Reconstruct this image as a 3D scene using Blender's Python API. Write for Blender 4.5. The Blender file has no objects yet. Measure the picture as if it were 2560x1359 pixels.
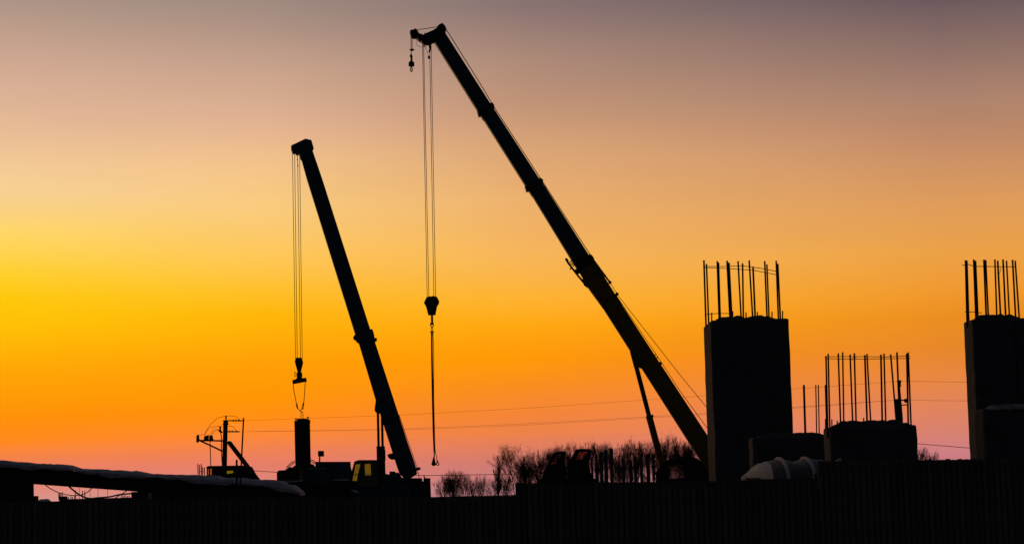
import bpy, bmesh, math, random
from mathutils import Vector, Matrix
random.seed(7)
R = math.radians
scene = bpy.context.scene
COL = scene.collection

# ------------------------------------------------------------------ camera
F = 5150.0                       # focal length in pixels of the 2560 px wide photograph
EYE = Vector((0, 0, 2.5))
PITCH, ROLL = 6.15, -1.46
cam_d = bpy.data.cameras.new('camera'); cam = bpy.data.objects.new('camera', cam_d)
COL.objects.link(cam); scene.camera = cam
cam_d.sensor_width = 36; cam_d.lens = 36 * F / 2560; cam_d.clip_start = 0.5; cam_d.clip_end = 20000
CR = Matrix.Rotation(R(90 + PITCH), 3, 'X') @ Matrix.Rotation(R(ROLL), 3, 'Z')
cam.matrix_world = Matrix.Translation(EYE) @ CR.to_4x4()

# ------------------------------------------------------------------ sky, sun, exposure
SUN_AZ, SUN_EL = -18.0, 1.0      # the sun has just gone down behind the left edge of the site
vs = scene.view_settings
vs.view_transform = 'Standard'; vs.look = 'None'; vs.exposure = 0; vs.gamma = 1; vs.use_curve_mapping = False
world = bpy.data.worlds.new('World'); scene.world = world; world.use_nodes = True
nt = world.node_tree; N = nt.nodes; L = nt.links; N.clear()
def lin(c): return tuple((v/255/12.92 if v/255 <= .04045 else ((v/255+.055)/1.055)**2.4) for v in c)
def node(t, **k):
    n = N.new(t)
    for a, b in k.items(): setattr(n, a, b)
    return n
def mth(op, a, b=None, c=None):
    n = node('ShaderNodeMath', operation=op)
    for i, v in enumerate((a, b, c)):
        if v is None: continue
        if isinstance(v, (int, float)): n.inputs[i].default_value = v
        else: L.new(v, n.inputs[i])
    return n.outputs[0]
tc = node('ShaderNodeTexCoord'); sep = node('ShaderNodeSeparateXYZ'); L.new(tc.outputs['Generated'], sep.inputs[0])
elev = mth('ARCSINE', mth('MAXIMUM', sep.outputs['Z'], 0.0))
tpos = mth('SQRT', mth('DIVIDE', elev, math.pi/2))            # 0 at the horizon, 1 overhead
flat = node('ShaderNodeCombineXYZ'); L.new(sep.outputs['X'], flat.inputs[0]); L.new(sep.outputs['Y'], flat.inputs[1])
nrm = node('ShaderNodeVectorMath', operation='NORMALIZE'); L.new(flat.outputs[0], nrm.inputs[0])
dot = node('ShaderNodeVectorMath', operation='DOT_PRODUCT'); L.new(nrm.outputs[0], dot.inputs[0])
dot.inputs[1].default_value = (math.sin(R(SUN_AZ)), math.cos(R(SUN_AZ)), 0)
dang = mth('DEGREES', mth('ARCCOSINE', mth('MINIMUM', mth('MAXIMUM', dot.outputs['Value'], -1.0), 1.0)))
def sky_ramp(hz, stops, high):   # stops: photograph row -> colour; high: (elevation deg, linear colour)
    pts = [(math.sqrt(max(0.0, math.degrees(math.atan((hz - y)/F)))/90), lin(c)) for y, c in stops]
    pts += [(math.sqrt(e/90), c) for e, c in high]
    pts.sort(key=lambda p: p[0])
    r = node('ShaderNodeValToRGB'); el = r.color_ramp.elements
    while len(el) < len(pts): el.new(0.5)
    for e, (p, c) in zip(el, pts): e.position = p; e.color = (*c, 1)
    L.new(tpos, r.inputs[0]); return r.outputs[0]
rA = sky_ramp(1268, [(0,(166,145,133)),(100,(190,157,138)),(250,(218,175,150)),(400,(238,195,150)),(500,(246,208,148)),(600,(253,212,100)),
     (700,(255,206,40)),(760,(255,200,4)),(850,(255,185,0)),(950,(255,162,3)),(1050,(255,142,8)),(1110,(253,134,28)),(1150,(238,127,74)),(1185,(225,125,104)),(1255,(210,150,142))],
     [(20,(.20,.16,.15)),(34,(.09,.08,.09)),(90,(.018,.018,.026))])
rB = sky_ramp(1251, [(0,(160,138,128)),(85,(179,148,132)),(200,(205,165,140)),(300,(222,175,145)),(430,(243,195,135)),(520,(250,203,125)),(640,(254,198,88)),
     (725,(254,190,42)),(785,(255,182,3)),(896,(255,160,2)),(1000,(255,147,2)),(1050,(254,139,20)),(1090,(246,132,54)),(1130,(235,127,86)),(1165,(225,124,106)),(1240,(207,140,139))],
     [(20,(.18,.15,.14)),(34,(.08,.075,.085)),(90,(.018,.018,.026))])
rC = sky_ramp(1234, [(0,(137,115,113)),(130,(171,136,120)),(250,(192,147,119)),(380,(220,165,117)),(520,(236,175,105)),(640,(246,180,88)),(740,(253,178,50)),
     (810,(255,167,14)),(900,(255,150,2)),(960,(249,140,27)),(1040,(242,131,57)),(1080,(235,129,72)),(1110,(225,125,92)),(1160,(203,122,116)),(1225,(180,122,128))],
     [(20,(.12,.10,.105)),(34,(.06,.058,.07)),(90,(.018,.018,.026))])
rD = sky_ramp(1207, [(0,(103,86,92)),(130,(141,111,103)),(250,(171,129,109)),(380,(197,140,103)),(520,(222,155,90)),(640,(235,160,70)),(740,(240,152,45)),
     (800,(236,142,30)),(880,(231,134,42)),(950,(231,134,66)),(1050,(221,130,102)),(1130,(204,126,130)),(1200,(180,122,138))],
     [(20,(.06,.052,.066)),(34,(.04,.04,.052)),(90,(.018,.018,.026))])
rE = sky_ramp(1207, [], [(0,(.014,.017,.022)),(6,(.017,.018,.024)),(15,(.015,.018,.025)),(40,(.016,.018,.025)),(90,(.018,.018,.026))])
def blend(a, b, d0, d1, smooth=False):
    mr = node('ShaderNodeMapRange', interpolation_type='SMOOTHSTEP' if smooth else 'LINEAR')
    mr.inputs['From Min'].default_value = d0; mr.inputs['From Max'].default_value = d1; L.new(dang, mr.inputs['Value'])
    m = node('ShaderNodeMix', data_type='RGBA'); L.new(mr.outputs[0], m.inputs['Factor'])
    L.new(a, m.inputs['A']); L.new(b, m.inputs['B']); return m.outputs['Result']
glow = blend(blend(blend(blend(rA, rB, 4, 11.3), rC, 11.3, 18.5), rD, 18.5, 30), rE, 26, 105, True)
mp = node('ShaderNodeMapping'); mp.inputs['Scale'].default_value = (4, 4, 22); L.new(tc.outputs['Generated'], mp.inputs[0])   # faint uneven haze in the air
hz_ = node('ShaderNodeTexNoise'); hz_.inputs['Scale'].default_value = 2.2; hz_.inputs['Detail'].default_value = 5; L.new(mp.outputs[0], hz_.inputs['Vector'])
hm = node('ShaderNodeMapRange'); hm.inputs['To Min'].default_value = .955; hm.inputs['To Max'].default_value = 1.045; L.new(hz_.outputs['Fac'], hm.inputs['Value'])
vm = node('ShaderNodeVectorMath', operation='SCALE'); L.new(glow, vm.inputs[0]); L.new(hm.outputs[0], vm.inputs['Scale'])
bg1 = node('ShaderNodeBackground'); L.new(vm.outputs[0], bg1.inputs[0]); bg1.inputs[1].default_value = 1.0
sky = node('ShaderNodeTexSky', sky_type='NISHITA', sun_disc=False); sky.sun_elevation = R(SUN_EL); sky.sun_rotation = R(SUN_AZ)
bg2 = node('ShaderNodeBackground'); L.new(sky.outputs[0], bg2.inputs[0]); bg2.inputs[1].default_value = 0.002
add = node('ShaderNodeAddShader'); L.new(bg1.outputs[0], add.inputs[0]); L.new(bg2.outputs[0], add.inputs[1])
wo = node('ShaderNodeOutputWorld'); L.new(add.outputs[0], wo.inputs[0])
sd = bpy.data.lights.new('sun', 'SUN'); so = bpy.data.objects.new('sun', sd); COL.objects.link(so)
sd.energy = 0.25; sd.angle = R(6); sd.color = (1, .62, .32)
so.rotation_euler = Vector((-math.sin(R(SUN_AZ))*math.cos(R(SUN_EL)), -math.cos(R(SUN_AZ))*math.cos(R(SUN_EL)), -math.sin(R(SUN_EL)))).to_track_quat('-Z', 'Y').to_euler()
so.location = (-30, 60, 40)

# ------------------------------------------------------------------ helpers
def P(x, y, Y):                  # the point on the vertical plane at distance Y that the photograph shows at pixel x, y
    d = CR @ Vector(((x - 1280)/F, -(y - 679)/F, -1)); return EYE + d*(Y/d.y)
MATS = {}
def mat(name, col, rough=.8, var=.25, scale=6.0, bump=.15, metal=0.0, spec=.25, col2=None, rnd=0.0):
    if name in MATS: return MATS[name]
    m = bpy.data.materials.new(name); m.use_nodes = True; t = m.node_tree; b = t.nodes['Principled BSDF']
    b.inputs['Roughness'].default_value = rough; b.inputs['Metallic'].default_value = metal
    b.inputs['Specular IOR Level'].default_value = spec
    c = t.nodes.new('ShaderNodeTexCoord'); n = t.nodes.new('ShaderNodeTexNoise'); n.inputs['Scale'].default_value = scale
    n.inputs['Detail'].default_value = 8; t.links.new(c.outputs['Object'], n.inputs['Vector'])
    r = t.nodes.new('ShaderNodeValToRGB'); r.color_ramp.elements[0].position = .3; r.color_ramp.elements[1].position = .72
    c2 = col2 or tuple(min(1, v*(1 + var)) for v in col)
    r.color_ramp.elements[0].color = (*[v*(1 - var) for v in col], 1); r.color_ramp.elements[1].color = (*c2, 1)
    t.links.new(n.outputs['Fac'], r.inputs[0]); out = r.outputs[0]
    if rnd:
        oi = t.nodes.new('ShaderNodeObjectInfo'); mr = t.nodes.new('ShaderNodeMapRange')
        mr.inputs['To Min'].default_value = 1 - rnd; mr.inputs['To Max'].default_value = 1 + rnd; t.links.new(oi.outputs['Random'], mr.inputs['Value'])
        h = t.nodes.new('ShaderNodeHueSaturation'); t.links.new(out, h.inputs['Color']); t.links.new(mr.outputs[0], h.inputs['Value']); out = h.outputs[0]
    t.links.new(out, b.inputs['Base Color'])
    if bump:
        bp = t.nodes.new('ShaderNodeBump'); bp.inputs['Strength'].default_value = bump; bp.inputs['Distance'].default_value = .02
        t.links.new(n.outputs['Fac'], bp.inputs['Height']); t.links.new(bp.outputs[0], b.inputs['Normal'])
    MATS[name] = m; return m
def glass(name, col, gloss=.04):
    if name in MATS: return MATS[name]
    m = bpy.data.materials.new(name); m.use_nodes = True; t = m.node_tree; t.nodes.clear()
    tr = t.nodes.new('ShaderNodeBsdfTransparent'); tr.inputs[0].default_value = (*col, 1)
    gl = t.nodes.new('ShaderNodeBsdfGlossy'); gl.inputs['Roughness'].default_value = .05
    mx = t.nodes.new('ShaderNodeMixShader'); mx.inputs[0].default_value = gloss; o = t.nodes.new('ShaderNodeOutputMaterial')
    n = t.nodes.new('ShaderNodeTexNoise'); n.inputs['Scale'].default_value = 3; r = t.nodes.new('ShaderNodeValToRGB')   # dust on the pane
    r.color_ramp.elements[0].color = (*[v*.85 for v in col], 1); r.color_ramp.elements[1].color = (*col, 1)
    t.links.new(n.outputs['Fac'], r.inputs[0]); t.links.new(r.outputs[0], tr.inputs[0])
    t.links.new(tr.outputs[0], mx.inputs[1]); t.links.new(gl.outputs[0], mx.inputs[2]); t.links.new(mx.outputs[0], o.inputs[0])
    MATS[name] = m; return m
steel = mat('dark_steel', (.035, .036, .04), .7, .35, 4, .1, spec=.15)
rope_m = mat('wire_rope', (.03, .026, .022), .8, .2, 20, .0, spec=.1)
paint_d = mat('dark_green_paint', (.05, .078, .105), .65, .25, 2.5, .08, spec=.15)
paint_y = mat('ochre_paint', (.20, .13, .03), .65, .3, 2.5, .08, spec=.15)
paint_g = mat('green_paint', (.03, .055, .025), .65, .3, 3, .08, spec=.15)
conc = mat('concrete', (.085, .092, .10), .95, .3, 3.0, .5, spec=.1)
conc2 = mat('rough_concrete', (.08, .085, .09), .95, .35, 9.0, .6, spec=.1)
rust = mat('rusty_rebar', (.045, .028, .02), .9, .3, 20, .1, spec=.1)
wood = mat('fence_board', (.13, .12, .11), .9, .35, 5, .4, spec=.1, rnd=.2)
timber = mat('timber', (.07, .055, .04), .9, .3, 6, .3, spec=.1)
snow = mat('snow', (.52, .545, .59), .9, .2, 5, .6, spec=.1)
rubber = mat('tyre_rubber', (.02, .02, .02), .9, .2, 8, .1, spec=.1)
bark = mat('bark', (.05, .04, .035), .95, .3, 4, .2, spec=.05)
twig = mat('twig', (.055, .038, .035), .95, .3, 4, 0, spec=.05)
ceram = mat('insulator_ceramic', (.05, .03, .02), .5, .2, 6, 0, spec=.3)
tarp = mat('plastic_sheet', (.12, .13, .13), .6, .2, 4, .4, spec=.3)
wallm = mat('shed_board', (.03, .028, .026), .95, .3, 3, .2, spec=.05)
ORG = {}
def tag(o, label=None, cat=None, group=None, kind=None):
    for k, v in (('label', label), ('category', cat), ('group', group), ('kind', kind)):
        if v: o[k] = v
    return o
def thing(name, loc, label, cat, group=None):
    o = bpy.data.objects.new(name, None); COL.objects.link(o); o.location = loc; o.empty_display_size = .3
    ORG[o] = Vector(loc); return tag(o, label, cat, group)
def build(name, geo, m, parent=None, smooth=False):
    vs_, fs = geo; c = Vector((0, 0, 0))
    for v in vs_: c += v
    c /= len(vs_)
    if not parent: c.z = min(v.z for v in vs_)
    me = bpy.data.meshes.new(name); me.from_pydata([v - c for v in vs_], [], fs); me.materials.append(m); me.update()
    bm = bmesh.new(); bm.from_mesh(me); bmesh.ops.recalc_face_normals(bm, faces=bm.faces)
    if smooth:
        for f in bm.faces: f.smooth = True
    bm.to_mesh(me); bm.free()
    o = bpy.data.objects.new(name, me); COL.objects.link(o); ORG[o] = c
    if parent: o.parent = parent; o.location = c - ORG[parent]
    else: o.location = c
    return o
def join(*gs):
    V, Fc = [], []
    for v, f in gs:
        k = len(V); V += v; Fc += [tuple(i + k for i in q) for q in f]
    return V, Fc
def box(x0, x1, y0, y1, z0, z1):
    v = [Vector((x, y, z)) for x in (x0, x1) for y in (y0, y1) for z in (z0, z1)]
    return v, [(0,1,3,2),(4,6,7,5),(0,4,5,1),(2,3,7,6),(0,2,6,4),(1,5,7,3)]
def tube(pts, r, n=6, r1=None, cap=True):
    pts = [Vector(p) for p in pts]; V, Fc = [], []
    for i, p in enumerate(pts):
        d = (pts[min(i+1, len(pts)-1)] - pts[max(i-1, 0)]).normalized()
        u = d.cross(Vector((0, 1, 0)));
        if u.length < .1: u = d.cross(Vector((1, 0, 0)))
        u.normalize(); w = d.cross(u)
        rr = r if r1 is None else r + (r1 - r)*i/(len(pts)-1)
        for k in range(n):
            a = 2*math.pi*(k + .5)/n; V.append(p + (u*math.cos(a) + w*math.sin(a))*rr)
    for i in range(len(pts)-1):
        for k in range(n): Fc.append((i*n+k, i*n+(k+1) % n, (i+1)*n+(k+1) % n, (i+1)*n+k))
    if cap: Fc += [tuple(range(n)), tuple(range(len(V)-n, len(V)))]
    return V, Fc
def pt(pts, Y, r, n=6, r1=None): return tube([P(x, y, Y) for x, y in pts], r, n, r1)
def beam(a, b, Y, wpx, depth):    # straight box bar through pixels a, b
    A, B = P(*a, Y), P(*b, Y); d = (B - A).normalized(); n = Vector((d.z, 0, -d.x)); h = wpx*Y/F/2
    q = Vector((0, depth/2, 0)); V = []
    for p in (A, B): V += [p + n*h + q, p - n*h + q, p - n*h - q, p + n*h - q]
    return V, [(0,1,2,3),(4,5,6,7)] + [(k, (k+1) % 4, (k+1) % 4 + 4, k + 4) for k in range(4)]
def radial(x, y, Y):
    p = P(x, y, Y); h = Vector((p.x, p.y, 0)); return h.normalized()
def prism(px, Y, depth, holes=(), rad=True):   # outline at distance Y, given real depth
    loops = [list(px)] + [list(h) for h in holes]
    cx = sum(p[0] for p in px)/len(px); h = radial(cx, 1100, Y) if rad else Vector((0, 1, 0))
    W = [[P(x, y, Y) for x, y in l] for l in loops]
    bm = bmesh.new(); es = []
    for l in W:
        vv = [bm.verts.new(p) for p in l]; es += [bm.edges.new((vv[i], vv[(i+1) % len(vv)])) for i in range(len(vv))]
    if holes: bmesh.ops.triangle_fill(bm, use_beauty=True, edges=es)
    else: bm.faces.new(bm.verts[:])
    bm.verts.index_update()
    n = len(bm.verts); base = [v.co.copy() for v in bm.verts]; fs = [tuple(v.index for v in f.verts) for f in bm.faces]; bm.free()
    V = [p - h*depth/2 for p in base] + [p + h*depth/2 for p in base]
    Fc = fs + [tuple(i + n for i in f) for f in fs]; k = 0
    for l in W:
        m_ = len(l); Fc += [(k+i, k+(i+1) % m_, k+(i+1) % m_+n, k+i+n) for i in range(m_)]; k += m_
    return V, Fc
def hollow(px, Y, depth, holes, t=.05):        # a cab: two walls with openings and a closed skin between them
    cx = sum(p[0] for p in px)/len(px); h = radial(cx, 1100, Y); gs = []
    for s in (-1, 1):
        v, f = prism(px, Y, t, holes); gs.append(([p + h*s*(depth/2 - t/2) for p in v], f))
    c = sum((P(x, y, Y) for x, y in px), Vector())/len(px)
    for i in range(len(px)):
        a, b = P(*px[i], Y), P(*px[(i+1) % len(px)], Y)
        d = (b - a).normalized(); nn = d.cross(h); nn = nn if nn.dot(c - a) > 0 else -nn
        q = h*(depth/2 - t); V = []
        for p in (a, b): V += [p + nn*.001 - q, p + nn*.001 + q, p + nn*t + q, p + nn*t - q]
        gs.append((V, [(0,1,2,3),(4,5,6,7)] + [(k, (k+1) % 4, (k+1) % 4 + 4, k + 4) for k in range(4)]))
    return join(*gs)
def panes(parent, px, Y, depth, m):
    h = radial(px[0][0], 1100, Y)
    c = (sum(p[0] for p in px)/len(px), sum(p[1] for p in px)/len(px))
    big = [(c[0] + (x-c[0])*1.04, c[1] + (y-c[1])*1.04) for x, y in px]
    for s in (-1, 1):
        v, f = prism(big, Y, .008); build('window_pane', ([p + h*s*(depth/2 - .06) for p in v], f), m, parent)
def disc(x, y, Y, rpx, depth, n=20, ry=None):
    return prism([(x + rpx*math.cos(2*math.pi*k/n), y + (ry or rpx)*math.sin(2*math.pi*k/n)) for k in range(n)], Y, depth)
def ring(x, y, Y, rpx, tr, ry=None, n=14):
    pts = [P(x + rpx*math.cos(2*math.pi*k/n), y + (ry or rpx)*math.sin(2*math.pi*k/n), Y) for k in range(n+1)]
    return tube(pts, tr, 5, cap=False)
def lathe(p, prof, n=14):         # prof: (radius, height)
    V = [p + Vector((r*math.cos(2*math.pi*k/n), r*math.sin(2*math.pi*k/n), z)) for r, z in prof for k in range(n)]
    Fc = [(i*n+k, i*n+(k+1) % n, (i+1)*n+(k+1) % n, (i+1)*n+k) for i in range(len(prof)-1) for k in range(n)]
    return V, Fc + [tuple(range(n)), tuple(range(len(V)-n, len(V)))]
def base(x, Y): p = P(x, 1200, Y); return Vector((p.x, Y, 0))

# ------------------------------------------------------------------ ground
gm = mat('frozen_ground', (.09, .08, .07), .95, .4, .25, .4, spec=.05, col2=(.30, .31, .33))
S = 7000; nx = 60
gv = [Vector((-S + 2*S*i/nx, -2000 + 12000*j/nx, 0)) for j in range(nx+1) for i in range(nx+1)]
gf = [(j*(nx+1)+i, j*(nx+1)+i+1, (j+1)*(nx+1)+i+1, (j+1)*(nx+1)+i) for j in range(nx) for i in range(nx)]
tag(build('ground', (gv, gf), gm), kind='structure')

# ------------------------------------------------------------------ board fence
def fence(x0, x1, tops, label):
    Y = 25.0; root = thing('board_fence', base((x0+x1)/2, Y), label, 'fence', 'boundary fence sections')
    def top(x):
        for (xa, ya), (xb, yb) in zip(tops, tops[1:]):
            if xa <= x <= xb: return ya + (yb-ya)*(x-xa)/(xb-xa)
        return tops[0][1] if x < tops[0][0] else tops[-1][1]
    x = x0
    while x < x1 - 4:
        w = min(random.uniform(11.2, 12.6), x1 - x); a = P(x, top(x) + random.uniform(-1.0, 1.0), Y); b = P(x + w, top(x + w), Y)
        dy = random.uniform(-.006, .006); g = box(a.x, b.x, Y + dy - .012, Y + dy + .012, 0, a.z)
        g[0][5].z += random.uniform(-.004, .004); g[0][7].z = g[0][5].z
        build('board', g, wood, root); x += w + 3.4
        if x < x1 - 4:                                   # narrow batten set back behind the joint
            c, d_ = P(x - 7, top(x) + 1.0, Y), P(x + 3.5, top(x), Y); build('batten', box(c.x, d_.x, Y + .05, Y + .068, 0, c.z), wood, root)
    A, B = P(x0, 1250, Y), P(x1, 1250, Y); zt = min(P(x0, top(x0), Y).z, P(x1, top(x1), Y).z)
    for z in (.35, zt - .3): build('rail', box(A.x, B.x, Y + .069, Y + .12, z - .05, z + .05), timber, root)
    n = max(2, round((B.x - A.x)/2)); 
    for k in range(n + 1):
        xx = A.x + .045 + (B.x - A.x - .09)*k/n; build('post', box(xx - .05, xx + .05, Y + .1205, Y + .22, 0, zt - .12), timber, root)
fence(-70, 1288, [(-70,1256),(100,1252),(380,1243),(1080,1241),(1288,1238)], 'low dark board fence below the snowy shed and the shorter crane')
fence(1288, 2043, [(1288,1206),(1700,1202),(2043,1195)], 'dark board fence of middle height below the bare trees and longer crane')
fence(2043, 2640, [(2043,1151),(2300,1148),(2640,1142)], 'tallest dark board fence section in front of the low piers')

# ------------------------------------------------------------------ snow-covered shed at the left
Y = 60.0
sh = thing('open_shed', base(330, Y), 'dark open shed with a long sloping roof carrying thick snow', 'shed')
topl = [(-90,1150),(0,1160),(120,1170),(260,1184),(400,1194),(530,1203),(640,1212),(742,1228)]
botl = [(742,1238),(640,1249),(382,1229.5),(82,1208),(-90,1196)]
rf = build('roof', prism(topl + botl, Y + .6, 1.2, rad=False), wallm, sh)
st0 = [(-90,1143),(0,1149.5),(60,1156),(120,1159),(150,1160),(165,1163),(185,1169),(230,1172),(280,1175),(335,1176.5),(352,1178.5),(372,1183),(430,1185.5),(500,1187),(535,1188.5),(552,1193),(600,1193),(625,1196.5),(660,1198),(700,1202),(712,1209),(728,1212),(740,1219),(752,1229)]
rr = random.Random(21); st = []
for (xa, ya), (xb, yb) in zip(st0, st0[1:]):
    n_ = max(1, round((xb-xa)/16))
    st += [(xa + (xb-xa)*k/n_, ya + (yb-ya)*k/n_ + rr.uniform(-1.3, 1.0)) for k in range(n_)]
st.append(st0[-1])
rr = random.Random(3); V = []; nd = 7
for i, (x, y) in enumerate(st):                              # a rounded, uneven snow blanket lying on the roof slope
    lo = [p for p in topl if p[0] <= x][-1]; hi = [p for p in topl if p[0] >= x] or [(760, 1232)]; hi = hi[0]
    yb = lo[1] if hi[0] == lo[0] else lo[1] + (hi[1]-lo[1])*(x-lo[0])/(hi[0]-lo[0])
    over = 3.5 + 3*math.sin(x/37) + 2*math.sin(x/11 + 1) + rr.uniform(-1.2, 1.2)
    pb = P(x, yb + over, Y); ptp = P(x, y, Y); hgt = ptp.z - P(x, yb, Y).z
    y0, y1 = Y - .10 - rr.uniform(0, .08), Y + 1.26
    V.append(Vector((pb.x, y0 + .04, pb.z)))
    for k in range(nd):
        t = k/(nd-1); z = ptp.z - (.75*hgt if k == 0 else (.28*hgt if k == 1 else 0)) + rr.uniform(-.028, .02)
        V.append(Vector((ptp.x, y0 + (y1-y0)*(t**1.6), z)))
    V.append(Vector((pb.x, y1, pb.z)))
m_ = nd + 2
Fc = [(i*m_+k, i*m_+k+1, (i+1)*m_+k+1, (i+1)*m_+k) for i in range(len(st)-1) for k in range(m_-1)] + [tuple(range(m_)), tuple(range((len(st)-1)*m_, len(st)*m_))]
Fc += [(i*m_, (i+1)*m_, (i+1)*m_+m_-1, i*m_+m_-1) for i in range(len(st)-1)]
build('snow_layer', (V, Fc), snow, rf)
build('wall', prism([(-90,1195),(82,1207.5),(85,1420),(-90,1420)], Y + .3, .25, rad=False), wallm, sh)
build('wall', prism([(381,1229),(640,1248),(690,1243),(694,1420),(385,1420)], Y + .3, .25, rad=False), wallm, sh)
blk = P(84, 1240, Y)
tag(build('timber_block', box(blk.x - .1, blk.x + .05, Y - .03, Y + .4, 0, P(84, 1238, Y).z), timber), 'short dark timber post at the left end of the open shed bay', 'post')
def cable(pts, r, label, Y):
    ps = [P(x, y, Y) for x, y in pts]; out = []
    for i in range(len(ps)-1):
        p0, p1, p2, p3 = ps[max(i-1, 0)], ps[i], ps[i+1], ps[min(i+2, len(ps)-1)]
        for k in range(6):
            t = k/6; out.append(.5*((2*p1) + (p2-p0)*t + (2*p0-5*p1+4*p2-p3)*t*t + (3*p1-p0-3*p2+p3)*t**3))
    out.append(ps[-1]); return tag(build('hanging_cable', tube(out, r, 6), rope_m), label, 'cable')
cable([(108,1206),(125,1219),(150,1231),(178,1236.5),(200,1236),(215,1231),(233,1216)], .014, 'slack thin cable sagging across the open shed bay', Y + .3)
cable([(168,1210),(180,1221),(200,1236),(222,1244),(245,1242.5),(275,1240),(300,1234.5),(328,1232),(372,1227),(390,1236)], .026, 'thick dark cable drooping below the shed roof to the fence', Y + .5)
cable([(322,1221),(305,1233),(288,1243),(270,1254)], .014, 'straight thin cable running down from the shed roof', Y + .2)

# things far behind, seen through the open bay
Y = 140.0
fo = thing('foundation_wall', base(230, Y), 'far dark foundation wall with starter bars seen through the shed bay', 'foundation')
a, b = P(148, 1244, Y), P(332, 1244, Y)
build('wall', box(a.x, b.x, Y, Y + 1, 0, P(240, 1244, Y).z), conc2, fo)
p, q = P(149, 1239, Y), P(162, 1239, Y); build('block', box(p.x, q.x, Y - .2, Y + .7, P(149,1250,Y).z, p.z), conc2, fo)
for x, y in [(146.5,1232),(149,1229),(152,1231),(155.5,1228),(165,1240),(168,1241),(171,1240),(177,1238),(181,1240),(186,1238),(188.5,1224),(206,1225),(212,1225),(225,1222),(303,1235),(307,1236),(311,1236),(315,1237),(319,1238),(323,1237),(198,1218),(245,1220),(269,1222)]:
    build('rebar', tube([P(x, y, Y + .3), P(x + .6, 1247, Y + .3)], .03 if y > 1223 else .016, 5), rust, fo)
Y = 120.0
sc = thing('site_container', base(350, Y), 'small grey ribbed container far behind the shed bay', 'container')
a, b = P(328, 1228, Y), P(370.5, 1228, Y); build('body', box(a.x, b.x, Y, Y + 2.4, .15, a.z), steel, sc)
for k in range(10):
    x = a.x + (b.x-a.x)*(k + .5)/10; build('rib', box(x - .02, x + .02, Y - .035, Y - .001, .2, a.z - .08), steel, sc)
for x in (a.x + .1, b.x - .1): build('foot', box(x - .08, x + .08, Y + .1, Y + 2.3, 0, .15), timber, sc)
def mound(name, cx, cy, rx, ry, z0, h, m, label, cat, seed=1, zf=None):
    rg = random.Random(seed); n, k_ = 28, 7; V = []
    ph = [rg.uniform(0, 6.28) for _ in range(6)]
    for j in range(k_):
        t = j/k_
        for i in range(n):
            a = 2*math.pi*i/n; w = 1 + .12*math.sin(2*a + ph[0]) + .09*math.sin(3*a + ph[1]) + .05*math.sin(5*a + ph[2])
            rad_ = (1 - t)
            V.append(Vector((cx + rx*w*rad_*math.cos(a), cy + ry*w*rad_*math.sin(a), z0 + h*(1 - rad_**2)*(1 + .1*math.sin(3*a + 4*t + ph[3])*rad_) + rg.uniform(-.02, .02)*h)))
    V.append(Vector((cx, cy, z0 + h)))
    Fc = [(j*n+i, j*n+(i+1) % n, (j+1)*n+(i+1) % n, (j+1)*n+i) for j in range(k_-1) for i in range(n)] + [((k_-1)*n+i, (k_-1)*n+(i+1) % n, k_*n) for i in range(n)]
    Fc.append(tuple(range(n)))
    o = build(name, (V, Fc), m, None, True); return tag(o, label, cat)
p = P(112, 1246, 130); mound('snow_bank', p.x, 130, 1.6, 3, 0, p.z, snow, 'far white snow bank seen through the shed bay', 'snow bank', 4)

# ------------------------------------------------------------------ concrete piers
def rough_block(x0, x1, y0, y1, z0, z1, jit, seed, step=.3):
    bm = bmesh.new(); bmesh.ops.create_cube(bm, size=1)
    rg = random.Random(seed)
    for v in bm.verts: v.co = Vector((x0 if v.co.x < 0 else x1, y0 if v.co.y < 0 else y1, z0 if v.co.z < 0 else z1))
    bmesh.ops.bevel(bm, geom=bm.edges[:], offset=.035, segments=1, affect='EDGES')
    ve = [e for e in bm.edges if abs(e.verts[0].co.z - e.verts[1].co.z) > .5]
    bmesh.ops.subdivide_edges(bm, edges=ve, cuts=int((z1-z0)/step), use_grid_fill=True)
    for v in bm.verts:
        if v.co.z > z0 + .01: v.co += Vector((rg.uniform(-jit, jit), rg.uniform(-jit, jit), rg.uniform(-jit, jit)*.5))
    bm.verts.index_update()
    g = [v.co.copy() for v in bm.verts], [tuple(v.index for v in f.verts) for f in bm.faces]; bm.free(); return g
def rubble(x0, x1, y0, y1, z, h, seed):
    rg = random.Random(seed); nx, ny = 16, 6; V = []
    for j in range(ny+1):
        for i in range(nx+1):
            u, w = i/nx, j/ny; e = min(1, min(u, 1-u)*7, min(w, 1-w)*4)
            V.append(Vector((x0 + (x1-x0)*u, y0 + (y1-y0)*w, z + h*e*(.75 + rg.uniform(-.2, .25)))))
    Fc = [(j*(nx+1)+i, j*(nx+1)+i+1, (j+1)*(nx+1)+i+1, (j+1)*(nx+1)+i) for j in range(ny) for i in range(nx)]
    rim = list(range(nx+1)) + [(j+1)*(nx+1)-1 for j in range(1, ny+1)] + [ny*(nx+1)+i for i in range(nx-1, -1, -1)] + [j*(nx+1) for j in range(ny-1, 0, -1)]
    k = len(V); V += [Vector((V[i].x, V[i].y, z - .03)) for i in rim]; n = len(rim)
    Fc += [(rim[i], rim[(i+1) % n], k+(i+1) % n, k+i) for i in range(n)] + [tuple(range(k, k+n))]
    return V, Fc
UNIT = {}
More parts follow.
